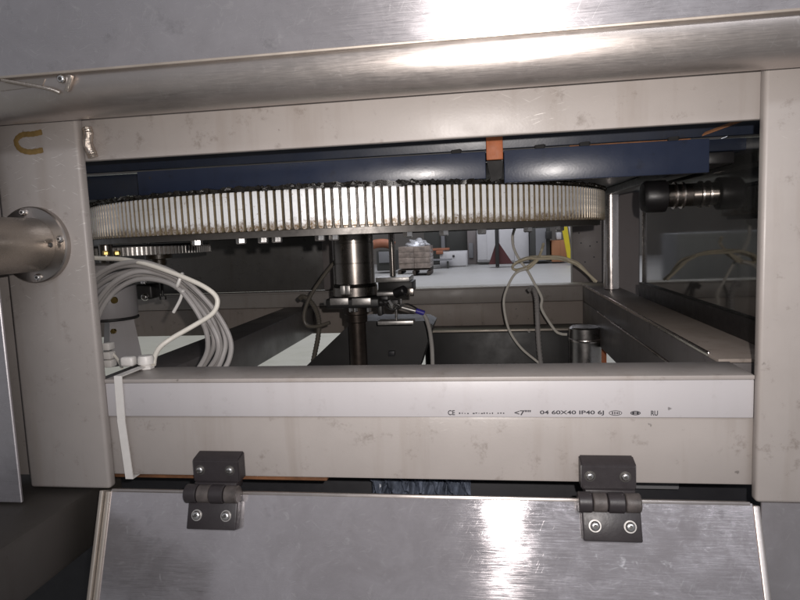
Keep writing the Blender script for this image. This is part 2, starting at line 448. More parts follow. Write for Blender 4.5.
# ================================================================== TOP GUARD SHEET AND TUBE
obj_tube = thing('guard_tube', 'thick round stainless tube running across the top of the opening', 'tube', (-.1, .562, .972))
TCZ = .9755+.029
bm = new(); lathe(bm, (-1.0, .5615, TCZ), (1, 0, 0), [(0, .0298), (1.9, .0298)], 64)
obj('tube', bm, TUBE, obj_tube)
bm = new(); prism(bm, [PY(0, 91, .531), PY(42, 86, .531), PY(45, 79, .531), PY(0, 83, .531)], (0, .004, 0))
obj('bracket', bm, TUBEY, obj_tube)
bm = new(); tube(bm, [PY(2, 80, .529), PY(45, 88, .529), PY(60, 93, .532)], .0016, 8, 4)
tube(bm, [PY(71, 75, .528), PY(70, 80, .529), PY(67, 91, .532)], .0022, 8, 4, .1)
obj('weld_line', bm, BEAD, obj_tube)
screw(obj_tube, PY(62, 79, .531), (0, -1, -.1), .0042)
ts = thing('guard_sheet', 'brushed stainless cover sheet leaning out over the round tube', 'cover sheet', (-.1, .53, 1.0))
TILT = RAD(13)
zs = 1.0095
M = Matrix.Translation((0, .529, zs)) @ Matrix.Rotation(TILT, 4, 'X')
bm = new(); box(bm, (-1.0, -.0015, 0), (.9, .0015, .40), .0006, 1, M)
obj('sheet', bm, SHEET, ts)
bm = new(); box(bm, (-1.0, -.0019, -.0008), (.9, .0021, .0016), .0005, 1, M)
obj('edge', bm, EDGE, ts)

# ================================================================== HANDLE ON THE LEFT POST
hc = Vector((-.4735, .592, .8548))
hd = thing('grab_bar', 'round steel bar on a bolted flange sticking out of the left post', 'handle', hc)
obj('flange', lathe(new(), hc, (0, -1, 0), [(0, .0402), (.006, .0402), (.0075, .0390), (.008, .030)], 48), FLANGE, hd)
obj('bar', lathe(new(), hc+Vector((0, -.0075, 0)), (0, -1, 0), [(0, .0278), (.0015, .0284), (.30, .0284)], 48), TUBEY, hd)
for an in (8, 98, 188, 278):
    q = hc + Vector((cos(RAD(an))*.0345, -.0078, sin(RAD(an))*.0345)); screw(hd, q, (0, -1, 0), .0038, .0035)
screw(hd, hc + Vector((.0282, -.0155, -.001)), (1, -.1, 0), .0026, .0015, 'set_screw', SOCK)

# ================================================================== HINGED DOOR AND HINGES
DT = RAD(20)
D0 = Vector((-.087, .590, .5855))
door = thing('access_door', 'scratched stainless access door hanging open below the trunking', 'door', D0)
MD = Matrix.Translation(D0) @ Matrix.Rotation(-DT, 4, 'X')
HW = .335
bm = new(); box(bm, (-HW+.010, -.001, -.42), (HW-.006, .001, 0), .0005, 1, MD); obj('sheet', bm, DOORM, door)
bm = new(); box(bm, (-HW, -.0065, -.42), (-HW+.0042, .012, -.0005), .0009, 2, MD)
obj('folded_edge', bm, EDGE, door)
bm = new(); box(bm, (-HW+.0055, -.0035, -.42), (-HW+.0105, .012, -.0015), .0009, 2, MD); obj('folded_edge', bm, EDGE, door)
bm = new(); box(bm, (HW-.0062, -.0025, -.42), (HW, .012, -.002), .0012, 2, MD); obj('folded_edge', bm, TUBE, door)
bm = new(); box(bm, (-HW+.011, -.0016, -.0022), (HW-.008, .012, .0012), .0008, 2, MD); obj('top_fold', bm, TUBE, door)

def hinge(x, label):
    h = thing('door_hinge', label, 'hinge', (x, .58, .57), 'black door hinges')
    W = .0258
    # upper leaf on the rail (vertical), lower leaf on the tilted door
    bm = new(); prism(bm, [(x-W, .6046, .6260), (x-W, .590, .6225), (x-W, .588, .6205), (x-W, .588, .597), (x-W, .6046, .597)], (2*W, 0, 0))
    bmesh.ops.recalc_face_normals(bm, faces=bm.faces)
    bmesh.ops.bevel(bm, geom=bm.edges[:], offset=.0012, segments=2, affect='EDGES')
    up = obj('upper_leaf', bm, HINGE, h)
    for s in (-1, 1):
        p = Vector((x+s*.0165-.001, .588, .6105))
        obj('counterbore', lathe(new(), p, (0, -1, 0), [(0, .0054), (.0003, .0054)], 24), SOCK, up)
        screw(up, p+Vector((0, -.0004, 0)), (0, -1, 0), .0040, .0028)
    ax = Vector((x, .5795, .588)); r = .0098
    segs = [(-W-.0045, -W+.0085, HINGE), (-W+.0092, -.0035, HINGEW), (-.0028, .0125, HINGE), (.0132, W+.0015, HINGEW)]
    for a, b, m in segs:
        rr = r if m is HINGE else r*.93
        obj('knuckle', cyl(new(), ax+Vector((a, 0, 0)), ax+Vector((b, 0, 0)), rr, 28, .001), m, h)
    bm = new(); box(bm, (x-W+.003, .583, .590), (x+W-.002, .600, .5985), .001); obj('knuckle_web', bm, HINGE, h)
    M2 = Matrix.Translation((x, D0.y, D0.z)) @ Matrix.Rotation(-DT, 4, 'X')
    bm = new(); box(bm, (-W-.001, -.0125, -.0365), (W+.001, -.0012, -.0090), .0015, 2, M2); lo = obj('lower_leaf', bm, HINGE, h)
    for s in (-1, 1):
        p = M2 @ Vector((s*.0160, -.0125, -.0225)); n = (M2.to_3x3() @ Vector((0, -1, 0)))
        obj('washer', lathe(new(), p, n, [(0, .0058), (.0008, .0058), (.0008, .0040)], 24), PLATE, lo)
        screw(lo, p+n*.0006, n, .0046, .0032)
hinge(-.2885, 'black plastic door hinge on the left, below the coiled grey cables')
hinge(.1115, 'black plastic door hinge on the right, below the trunking print')

sk = obj('side_skin', box(new(), (-1.3, .625, .586), (-.505, .629, 1.2), .001), FRAME)
tag(sk, 'beige skin panel just behind the left post', 'panel')
# neighbouring panel below the right post
pn = obj('lower_side_panel', box(new(), (.2535, .598, .20), (.60, .601, .5835), .0006, 1), DOORM)
tag(pn, 'dull stainless panel below the right post beside the door', 'panel')
bl = obj('left_side_sheet', box(new(), (-.95, .558, .583), (PY(20, 488, .558).x, .5615, 1.0), .0008, 1), SHEET)
tag(bl, 'shiny stainless sheet edge standing left of the left post', 'panel')

# crumpled bag visible in the gap over the door
bm = new(); NX, NZ = 46, 8; grid = []
for i in range(NX+1):
    row = []
    for j in range(NZ+1):
        row.append(bm.verts.new((-.145+.12*i/NX, .70+random.uniform(-.006, .006)+.01*sin(i*.9+j), .535+.052*j/NZ+random.uniform(-.003, .003))))
    grid.append(row)
for i in range(NX):
    for j in range(NZ): bm.faces.new((grid[i][j], grid[i+1][j], grid[i+1][j+1], grid[i][j+1]))
bmesh.ops.solidify(bm, geom=bm.faces[:], thickness=.0008)
tag(obj('plastic_bag', bm, BAG, smooth=0), 'crumpled bluish plastic bag in the gap above the door', 'bag')
bm = new(); box(bm, (.11, .70, .55), (.21, .74, .594), .002)
tag(obj('grey_bar', bm, MGREY), 'grey metal bar seen in the gap beside the right hinge', 'bar')

# ================================================================== BLUE DECK ABOVE THE GEAR
dk = thing('blue_deck', 'dark blue painted deck with fascia plates above the ring gear', 'machine deck', (-.1, 1.1, .913))
obj('deck_plate', box(new(), (-1.0, .80, .935), (.75, 1.75, .95), .002), BLUED, dk)
obj('upper_fascia', box(new(), (-1.0, .757, .9475), (.75, .765, 1.03), .001), BLUED, dk)
lp = obj('fascia_plate', box(new(), (-.445, .748, .9125), (.002, .756, .9445), .001), BLUE, dk)
obj('fascia_plate', box(new(), (.0235, .748, .9065), (.2535, .756, .9445), .001), BLUE, dk)
obj('fascia_return', box(new(), (-1.0, .772, .9135), (-.4455, .778, .9455), .001), BLUED, dk)
tb = obj('orange_tab', box(new(), (.003, .7455, .934), (.0225, .7555, .962), .001), ORANGE, dk)
bm = new(); prism(bm, [(.0035, .744, .9325), (.0225, .744, .9325), (.020, .744, .912), (.008, .744, .908)], (0, .01, 0)); obj('dark_gap', bm, RUBM, dk)  # matt black piece added for the dark gap between the plates
for x in (-.032, .066, .117, .215):
    bm = new(); lathe(bm, (x, .7485, .9465), (1, .0, .05), [(-.007, .0008), (-.006, .0024), (.004, .0028), (.006, .0014)], 6); obj('clip', bm, BLACK, dk, smooth=0)
obj('seam_rust', box(new(), (.10, .7545, .9448), (.235, .7575, .9464)), RUST, dk)
obj('side_beam', box(new(), (.268, .80, .920), (.30, 1.5, .9345), .002), RUBBER, dk)
bm = new(); prism(bm, [(.245, .76, .9475), (.308, .70, .966), (.308, .703, .969), (.245, .763, .9495)], (0, 0, .0015)); obj('rust_streak', bm, RUST, dk)
# blue corner bracket over the chrome rod
bm = new(); prism(bm, [PY(578, 183, 1.5), PY(640, 180, 1.5), PY(622, 191, 1.5), PY(619, 197, 1.5), PY(604, 197, 1.5), PY(600, 190, 1.5)], (0, .045, 0)); obj('corner_bracket', bm, BLUED, dk)

# ================================================================== RING GEAR
GC = Vector((-.2405, 1.114, 0)); GR = .440; ZB0, ZT0 = .859, .9075; NT_ = 294
g = thing('ring_gear', 'large greased ring gear with pale teeth hanging under the blue deck', 'gear', (GC.x, GC.y, ZB0))
def ring(z0, z1, ro, ri, n=196):
    bm = new(); R_ = []
    for z, r in ((z0, ri), (z0, ro), (z1, ro), (z1, ri)):
        R_.append([bm.verts.new((GC.x+r*cos(2*pi*i/n), GC.y+r*sin(2*pi*i/n), z)) for i in range(n)])
    for a, b in ((0, 1), (1, 2), (2, 3), (3, 0)):
        for i in range(n): bm.faces.new((R_[a][i], R_[a][(i+1) % n], R_[b][(i+1) % n], R_[b][i]))
    return bm
obj('ring_body', ring(ZB0+.0015, ZT0-.002, GR-.0062, GR-.05), RIM, g)
obj('lower_flange', ring(ZB0-.006, ZB0+.0014, GR-.0075, GR-.07), RIMD, g)
bm = ring(ZT0-.0018, ZT0+.004, GR-.001, GR-.05, 588)
for v in bm.verts:
    d = Vector((v.co.x-GC.x, v.co.y-GC.y, 0))
    if d.length > GR-.01:
        v.co += d.normalized()*random.uniform(-.003, .0012); v.co.z += random.uniform(-.0016, .0018)
obj('upper_rim', bm, GREASE, g)
bm = new()                                            # lumps of old grease along the rim
aim = atan2(CAM.y-GC.y, CAM.x-GC.x)
for k in range(170):
    an = aim + random.uniform(-1.25, 1.25); r = GR-.001; s = random.uniform(.0012, .0034)
    t = bmesh.new(); bmesh.ops.create_icosphere(t, subdivisions=1, radius=s)
    for v in t.verts: v.co = Vector((v.co.x*1.5, v.co.y*1.3, v.co.z)) * random.uniform(.7, 1.2) + Vector((GC.x+r*cos(an), GC.y+r*sin(an), ZT0+.0025))
    join(bm, t)
o = obj('grease_lumps', bm, GREASE, g); o['kind'] = 'stuff'
def tooth_bm():
    """tooth standing along local z, pointing along +x (radially), flanks tapering, rounded foot"""
    bm = new(); h = ZT0-ZB0-.0035; x0, x1 = -.0068, 0
    prof = []
    for z, sc_ in ((0, .55), (.0012, .86), (.003, 1), (h-.0015, 1), (h, .9)):
        wr, wt = .0036*sc_, .0034*sc_
        prof.append([bm.verts.new(p) for p in ((x0, -wr, z), (x0*.35, -wt*1.08, z), (x1-.0004*(sc_ < 1), -wt*.85, z), (x1-.0004*(sc_ < 1), wt*.85, z), (x0*.35, wt*1.08, z), (x0, wr, z))])
    loop_skin(bm, prof); bmesh.ops.recalc_face_normals(bm, faces=bm.faces); return bm
bm = tooth_bm()
for f_ in bm.faces:
    if abs(f_.normal.y) > .6: f_.material_index = 1          # old grease on the flanks, with the dark of the gaps painted in
tme = bpy.data.meshes.new('tooth'); bm.to_mesh(tme); bm.free(); tme.materials.append(TOOTH); tme.materials.append(FLANK)
rest = new()
for k in range(NT_):
    an = aim + 2*pi*(k-NT_/2)/NT_; p = Vector((GC.x+GR*cos(an), GC.y+GR*sin(an), ZB0+.0018))
    if abs(k-NT_/2) <= 66:
        o = bpy.data.objects.new('tooth', tme); COL.objects.link(o); o.parent = g; o.location = p-origin(g)
        o.rotation_euler = (0, 0, an+random.uniform(-.02, .02))
    else:
        t = bmesh.new(); t.from_mesh(tme); bmesh.ops.transform(t, matrix=Matrix.Translation(p) @ Matrix.Rotation(an, 4, 'Z'), verts=t.verts)
        join(rest, t)
o = obj('rear_teeth', rest, TOOTH, g); o.data.materials.append(FLANK); o['kind'] = 'stuff'
for px in (197, 241, 263, 277, 320, 334, 408, 444, 482, 528, 560):
    b = ray(px, 238); an0 = atan2(b.x, b.y); 
    # on a circle just inside the rim, near side
    rr = GR-.024; dx, dy = sin(an0), cos(an0); q = GC.x*dx+GC.y*dy; s = q - math.sqrt(max(0, rr*rr-(GC.x**2+GC.y**2-q*q)))
    hexbolt(g, (dx*s, dy*s, ZB0-.006), (0, 0, -1), .0062, .0065)

# ================================================================== CENTRE COLUMN AND CLAMP
cc = Vector((-.2435, 1.112, 0))
co = thing('centre_column', 'dark steel column with clamp collar standing under the ring gear', 'column', (cc.x, cc.y, .59))
obj('upper_shaft', lathe(new(), cc, (0, 0, 1), [(.764, .0374), (.801, .0372), (.8015, .0366), (.8025, .0366), (.803, .0371), (.838, .0370), (.8385, .0364), (.8395, .0364), (.840, .0369), (.856, .0368)], 72), STEEL, co, smooth=12)
col_ = obj('collar', lathe(new(), cc, (0, 0, 1), [(.741, .0395), (.742, .0415), (.7575, .0415), (.7635, .0385)], 64), STEEL, co, smooth=12)
for k, px in enumerate((343, 348)):
    bm = new(); a = PY(px-2.2, 294.5, 1.068); b = PY(px+2.2, 285.5, 1.068); box(bm, (a.x, 1.064, a.z), (b.x, 1.072, b.z), .0008); obj('name_plate', bm, PLATE, col_)
cl = obj('clamp', box(new(), (cc.x-.047, 1.068, .7215), (cc.x+.052, 1.150, .7395), .004, 3), BLACK, co)
for a0, a1 in ((330, 348), (352, 370.5)):
    a = PY(a0, 305.3, 1.064); b = PY(a1, 298, 1.064); bm = new(); box(bm, (a.x, 1.064, a.z), (b.x, 1.070, b.z), .0008); obj('clamp_plate', bm, PLATE, cl)
cyl_b = cyl(new(), PY(324.5, 302, 1.08), PY(331, 302, 1.08), .006, 6); obj('clamp_bolt', cyl_b, PLATE, cl)
for px in (351, 356, 369): hexbolt(cl, PY(px, 308, 1.08), (0, 0, -1), .0042, .007)
obj('spindle', lathe(new(), cc, (0, 0, 1), [(.20, .0165), (.690, .0165), (.692, .020), (.705, .020), (.707, .024), (.7214, .024)], 40), STEELR, co)

# valve with elbow fitting on the clamp's right
vv = thing('air_valve', 'small black and silver air valve clamped right of the column', 'valve', PY(390, 305, 1.07))
z5 = lambda pts, Y=1.07: zc(pts, 300, 270, 5.714, Y)
a, b = z5([(440, 135), (570, 128)]); obj('arm', box(new(), (a.x, 1.065, a.z-.004), (b.x, 1.085, a.z+.003), .0015), PLATE, vv)
a, b = z5([(545, 135), (605, 108)]); obj('knob', cyl(new(), a, b+Vector((0, -.012, 0)), .0085, 20, .002), RUBBER, vv)
a, b = z5([(455, 185), (525, 185)]); obj('link', cyl(new(), a, b, .0055, 14, .001), BLACK, vv)
a, = z5([(548, 195)]); obj('body', box(new(), a-Vector((.008, .010, .009)), a+Vector((.006, .010, .009)), .002), BLACK, vv)
bm = new(); p = z5([(535, 215), (550, 195), (575, 205), (575, 165)], 1.055); tube(bm, p, .0022, 8, 4); obj('lever', bm, SCREW, vv)
a, b = z5([(580, 213), (665, 236)], 1.058); obj('fitting', cyl(new(), a, b, .0036, 16, .0006), PLATE, vv)
a, b = z5([(662, 232), (712, 248)], 1.058); obj('blue_ring', cyl(new(), a, b, .0048, 16, .001), BLUEP, vv)
a, b = z5([(550, 225), (550, 285)]); obj('screw', cyl(new(), a, b, .0022, 10), SCREW, vv)
a, b = z5([(450, 310), (652, 284)]); obj('plate', box(new(), (a.x, 1.058, a.z), (b.x, 1.085, b.z), .001), PLATE, vv)
a, b = z5([(462, 150), (505, 205)]); obj('sensor', box(new(), (a.x, 1.070, b.z), (b.x, 1.090, a.z), .0015), BLACK, vv)
a, b = z5([(600, 105), (650, 150)], 1.09); obj('bracket', box(new(), (a.x, 1.09, b.z), (b.x, 1.096, a.z), .001), STEEL, vv)
a, b = z5([(505, 175), (530, 220)], 1.058); obj('nut', cyl(new(), a, b, .0042, 6), SCREW, vv)
bm = new(); tube(bm, z5([(470, 175, 1.06), (500, 215, 1.05), (540, 225, 1.05), (600, 195, 1.05), (640, 205, 1.06), (690, 235, 1.07)]), .0016, 8, 6); obj('wire', bm, BLACK, vv)
a, b = z5([(440, 205), (470, 262)], 1.085); obj('block', box(new(), (a.x, 1.085, b.z), (b.x, 1.11, a.z), .002), BLACK, vv)
h = obj('air_hose', tube(new(), z5([(700, 243), (722, 280), (740, 340), (752, 420), (756, 480), (758, 560)], 1.058), .0036, 10), CLEAR)
tag(h, 'translucent air hose dropping from the blue ring of the valve', 'hose')

# folded dark cover under the valve
bm = new()
pts = [PY(300, 372, 1.16), PY(347, 327, 1.16), PY(360, 321, 1.16), PY(425, 321, 1.16), PY(433, 325, 1.16), PY(418, 372, 1.16)]
prism(bm, pts, (0, .10, 0))
fc = tag(obj('folded_cover', bm, BLACK), 'dark folded sheet cover behind the spindle', 'cover')
a = PY(392, 353, 1.157)
obj('latch', box(new(), (a.x-.006, 1.150, a.z-.005), (a.x+.006, 1.159, a.z+.005), .001), DARK, fc)

# small rod on a foot plate behind the column
rs = thing('stop_rod', 'thin upright steel rod on a foot plate right of the column', 'rod', PY(393, 285, 1.55))
a = PY(393, 278, 1.55); obj('rod', cyl(new(), a, Vector((a.x, a.y, .90)), .0078, 24), STEEL, rs)
a = PY(377, 282, 1.52); b = PY(410, 277, 1.52); obj('foot', box(new(), (a.x, 1.50, a.z), (b.x, 1.60, b.z+.002), .001), PLATE, rs)
obj('foot_block', box(new(), (a.x+.004, 1.51, .7075), (b.x+.006, 1.59, a.z-.001), .001), BLACK, rs)

# ================================================================== RIGHT SIDE
rd = thing('support_rod', 'bright chrome support rod at the rear right corner of the frame', 'rod', (.283, 1.45, .7075))
rx = PY(611, 240, 1.45).x
obj('rod', cyl(new(), (rx, 1.45, .7075), (rx, 1.45, .923), .0168, 40), CHROME, rd)
pa = thing('acrylic_panel', 'dark glossy acrylic side panel standing right of the chrome rod', 'panel', (.314, 1.15, .7075))
obj('pane', box(new(), (.3125, .70, .7075), (.3165, 1.295, .96), .0004, 1), GLASS, pa)
obj('gasket', box(new(), (.3060, .70, .7067), (.3124, 1.295, .7345)), RUBBER, pa)
kn = thing('panel_knob', 'black rubber knob with steel rings on the dark side panel', 'knob', (.312, 1.0, .8935))
kp = Vector((.3122, 1.0, .8930)); 
obj('head', lathe(new(), kp, (-1, 0, 0), [(.036, .021), (.038, .0245), (.066, .0245), (.071, .021), (.072, .012)], 36), RUBBER, kn)
obj('neck', lathe(new(), kp, (-1, 0, 0), [(0, .0175), (.0362, .0175)], 32), STEEL, kn)
for d_ in (.013, .024):
    obj('ring', lathe(new(), kp, (-1, 0, 0), [(d_-.002, .0178), (d_-.0014, .0205), (d_+.0014, .0205), (d_+.002, .0178)], 32), CHROME, kn)

# grey column panel at the rear right
gp = thing('rear_column', 'grey-brown upright panel with small holes at the rear right corner', 'panel', (.27, 1.70, .71))
a = PY(572.5, 260, 1.68).x
obj('panel', box(new(), (a, 1.68, .66), (.40, 1.72, .97), .003), POSTG, gp)
for px, py in ((579, 233), (581, 243), (590, 246), (597, 242), (594, 257), (585, 262)):
    q = PY(px, py, 1.68); obj('hole', lathe(new(), (q.x, 1.6802, q.z), (0, -1, 0), [(0, .002), (.0008, .002)], 12), DARK, gp)

# shiny cylinder and orange strip below the right rail
q = PY(585, 345, 1.38)
mc = thing('lower_cylinder', 'shiny steel cylinder below the right side rail', 'cylinder', (q.x, 1.40, .2))
obj('barrel', cyl(new(), (q.x, 1.38, .2), (q.x, 1.38, .632), .0345, 40, .003), BARREL, mc)
obj('band', lathe(new(), (q.x, 1.38, .60), (0, 0, 1), [(0, .0348), (.001, .0355), (.006, .0355), (.007, .0348)], 40), CHROME, mc)
q = PY(604, 350, 1.45)
tag(obj('orange_strip', box(new(), (q.x-.006, 1.45, .30), (q.x+.006, 1.456, .63), .001), ORANGE), 'narrow orange strip beside the shiny lower cylinder', 'strip')
# dark tank below the rear rail
a = PY(424, 326, 1.45); b = PY(590, 326, 1.45)
tk = thing('dark_tank', 'black sheet metal tank below the rear rail', 'tank', ((a.x+b.x)/2, 1.50, .3))
obj('shell', box(new(), (a.x, 1.45, .25), (b.x, 1.56, .612), .004), BLACK, tk)
obj('lip', box(new(), (a.x-.004, 1.445, .6125), (b.x-.04, 1.46, .617), .001), EDGE, tk)
q = PY(529, 329, 1.449); hexbolt(tk, (q.x, 1.4498, q.z-.004), (0, -1, 0), .005, .004)

# ================================================================== LEFT INTERIOR
gc = thing('grey_cabinet', 'low grey cabinet seen mirrored in the dark side panel', 'cabinet', (-2.6, 8.8, 0))
obj('body', box(new(), (-3.4, 8.5, .001), (-1.86, 9.2, .72), .02), MGREY, gc)
for i in range(2): obj('door', box(new(), (-3.36+.76*i, 8.47, .06), (-2.64+.76*i, 8.499, .64), .006), MGREY, gc)
rp = thing('rear_cover', 'smeared dark grey cover panel behind the cable coil', 'panel', (-.75, 1.63, .707))
obj('panel', box(new(), (-1.25, 1.63, .7075), (-.4435, 1.634, .97), .001), PANELG, rp)
obj('stile', box(new(), (-.443, 1.622, .7075), (-.414, 1.65, .97), .002), POSTG, rp)
q = PY(194, 279, 1.629); obj('ridge', box(new(), (q.x-.03, 1.6255, q.z), (q.x+.02, 1.6299, q.z+.0015)), PANELG, rp)

mx = Vector((-.5795, .87, 0))
mo = thing('gear_motor', 'grey painted gear motor behind the left post and cable coil', 'motor', (mx.x, mx.y, .66))
obj('housing', lathe(new(), mx, (0, 0, 1), [(.738, .030), (.741, .0375), (.744, .039), (.815, .0385), (.822, .034), (.825, .022)], 48), GREY, mo)
obj('neck', lathe(new(), mx+Vector((.012, 0, 0)), (0, 0, 1), [(.668, .034), (.672, .034), (.733, .025), (.7385, .025)], 4), GREY, mo, smooth=0)
obj('seam', lathe(new(), mx, (0, 0, 1), [(.7372, .0392), (.7385, .0398), (.7405, .0398), (.7415, .0388)], 48), BLACK, mo)
hexbolt(mo, PY(114, 331, .835), (0, -1, 0), .004, .004, BRASS)
q = PY(115, 300, .832); obj('vent_plug', lathe(new(), q, (0, -1, 0), [(0, .005), (.003, .005), (.003, .002)], 16), BRASS, mo)
obj('shaft', cyl(new(), (mx.x, mx.y, .82), (mx.x, mx.y, .862), .010, 20), STEEL, mo)
for px, py in ((106, 252), (117, 252)):
    hexbolt(mo, PY(px, py, .86), (0, 0, -1), .005, .005, BRASS)

sg = thing('pinion_gear', 'small toothed gear half hidden under the ring gear on the left', 'gear', (-.625, 1.03, .832))
sc_ = Vector((-.625, 1.03, 0)); sR = .128; NS = 116
zs0, zs1 = .8335, .8475
bm = new(); lathe(bm, sc_, (0, 0, 1), [(zs0, sR-.005), (zs1, sR-.005)], 96); obj('disc', bm, RIMD, sg)
bm = new(); lathe(bm, sc_, (0, 0, 1), [(zs1+.0002, sR-.003), (zs1+.0035, sR-.003)], 96); obj('top_disc', bm, BLACK, sg)
stm = bpy.data.meshes.new('pinion_tooth'); bm = new(); box(bm, (-.006, -.0017, 0), (0, .0017, zs1-zs0), .0004, 1); bm.to_mesh(stm); bm.free(); stm.materials.append(PLATE)
a2 = atan2(-sc_.y, -sc_.x); srest = new()
for k in range(NS):
    an = a2 + 2*pi*(k-NS/2)/NS; p = Vector((sc_.x+sR*cos(an), sc_.y+sR*sin(an), zs0))
    if abs(k-NS/2) < 36:
        o = bpy.data.objects.new('tooth', stm); COL.objects.link(o); o.parent = sg; o.location = p-origin(sg); o.rotation_euler = (0, 0, an)
    else:
        t = bmesh.new(); t.from_mesh(stm); bmesh.ops.transform(t, matrix=Matrix.Translation(p) @ Matrix.Rotation(an, 4, 'Z'), verts=t.verts); join(srest, t)
o = obj('rear_teeth', srest, PLATE, sg); o['kind'] = 'stuff'
for px in (103, 145, 190):
    q = PY(px, 243, .94); obj('stud', cyl(new(), (q.x, q.y+.01, zs1), (q.x, q.y+.01, .858), .0035, 12), SCREW, sg)
obj('hub', lathe(new(), sc_+Vector((.075, -.06, 0)), (0, 0, 1), [(.815, .012), (.824, .012), (.826, .022), (.8332, .022)], 24), RIM, sg)

pb = thing('bearing_block', 'small black bearing block with a silver bolt behind the coil', 'bearing', PY(144, 300, 1.0))
a = PY(136, 300, 1.0); b = PY(151, 284, 1.0)
bm = new(); box(bm, (a.x, 1.0, a.z), (b.x, 1.03, b.z), .004, 3); bb = obj('block', bm, BLACK, pb)
screw(bb, PY(145, 297, .999), (0, -1, 0), .0065)
q = PY(142, 282, 1.0); hexbolt(bb, (q.x, 1.005, q.z-.002), (0, 0, 1), .005, .006)
q = PY(163, 282, 1.02); q2 = PY(163, 298, 1.02)
th = thing('hanging_bolt', 'thin dark bolt hanging right of the bearing block', 'bolt', q2)
obj('shank', cyl(new(), q2, (q2.x, q2.y, .832), .0024, 12), BLACK, th); obj('head', lathe(new(), q2, (0, 0, 1), [(-.003, .006), (.003, .006)], 6), BLACK, th, smooth=0)

# cable coil: six turns as strands of one bundle
z4 = lambda pts, Y: zc(pts, 90, 240, 4.287, Y)
outer = [(-40, 260), (0, 165), (90, 112), (200, 96), (300, 118), (385, 155), (480, 232), (556, 330), (597, 430), (592, 510), (560, 585)]
inner = [(20, 420), (48, 318), (105, 222), (190, 168), (285, 168), (372, 205), (440, 285), (492, 370), (512, 440), (497, 500), (440, 580)]
ck = thing('cable_coil', 'coil of grey cables tied together behind the trunking', 'cable coil', PY(180, 368, .73))
for k in range(6):
    f = k/5; pts = []
    for i, (u, v) in enumerate(zip(outer, inner)):
        w_ = f + .07*sin(i*1.3+k*2)
        pts.append((u[0]+(v[0]-u[0])*w_, u[1]+(v[1]-u[1])*w_, .715+.028*((k*2) % 5)/5+.006*sin(i+k)))
    obj('strand', tube(new(), z4(pts, .72), .0032, 10, 8), CABG, ck)
a, b = z4([(378, 150), (372, 212)], .708); m_ = (a+b)/2
bm = new(); tube(bm, z4([(398, 150, .722), (393, 148, .708), (375, 195, .706), (368, 206, .72)], .706), .0022, 8, 4); obj('tie', bm, WHITEP, ck)
bm = new(); tube(bm, z4([(400, 215, .709), (385, 260, .712), (358, 310, .715)], .71), .0020, 8, 4); obj('tie_tail', bm, WHITEP, ck)
wc = obj('white_cable', tube(new(), z4([(-30, 75, .74), (40, 78, .735), (130, 82, .725), (210, 95, .715), (290, 118, .708), (390, 155, .702), (480, 195, .699), (535, 235, .698), (546, 275, .697), (520, 320, .695), (440, 370, .69), (350, 422, .682), (300, 460, .672), (278, 500, .66), (272, 535, .652)], .72), .0030, 12, 8), CABW)
tag(wc, 'cream cable looping over the coil into the white gland', 'cable')
gp_ = PZ(153, 366, .7068)
gl = thing('cable_gland', 'white plastic cable gland on top of the front trunking', 'cable gland', (gp_.x, .650, .7068))
gx, gy = gp_.x, .650
obj('nut', lathe(new(), (gx, gy, .7068), (0, 0, 1), [(0, .0085), (.003, .0085)], 6), WHITEP, gl, smooth=0)
obj('body', lathe(new(), (gx, gy, .7068), (0, 0, 1), [(.003, .0062), (.006, .0062)], 24), WHITEP, gl)
obj('cap', lathe(new(), (gx, gy, .7068), (0, 0, 1), [(.006, .0092), (.0125, .0092), (.0155, .0080), (.016, .004)], 12), WHITEP, gl)
wp = thing('wire_connector', 'white plastic wire connector beside the left post', 'connector', PZ(108, 368, .7068))
for dy, x0, x1 in ((346, 105, 111), (355, 105, 112), (363, 106, 113)):
    a = PY(x0, dy+4, .70); b = PY(x1, dy-3.5, .70); obj('segment', box(new(), (a.x, .695, a.z), (b.x, .708, b.z), .0015), WHITEP, wp)
obj('wire', tube(new(), [PY(112, 352, .705), PY(118, 360, .70), PY(122, 368, .69)], .0018, 8, 5), CABW, wp)

# ================================================================== HOSES IN THE MIDDLE
z1 = lambda pts, Y: zc(pts, 180, 230, 4, Y)
h = obj('spiral_hose', tube(new(), z1([(478, 275), (492, 266), (520, 282), (545, 322), (556, 370), (552, 430), (540, 490), (528, 550)], 1.22), .0046, 10, 10, .22), CABD)
tag(h, 'dark spiral-wrapped hose left of the column', 'hose')
h = obj('hose', tube(new(), z1([(650, 90), (615, 132), (570, 190), (520, 268), (497, 335), (505, 378), (545, 386), (600, 370)], 1.2), .0038, 10, 8), CABD)
tag(h, 'plain dark hose bending behind the column', 'hose')
z6 = lambda pts, Y: zc(pts, 490, 220, 6.667, Y)
z2 = lambda pts, Y: zc(pts, 480, 180, 2.667, Y)
h = obj('white_cable', tube(new(), z6([(178, 10), (165, 55), (150, 115), (160, 190), (200, 270), (245, 330), (300, 430), (345, 520)], 1.42) + z2([(165, 345), (198, 398), (215, 410), (232, 412)], 1.42), .0032, 10, 8), CABW)
tag(h, 'white cable hanging through the yellowed cable knot', 'cable')
kc = thing('knotted_cable', 'yellowed cable tied in a knot left of the chrome rod', 'cable', PY(525, 268, 1.40))
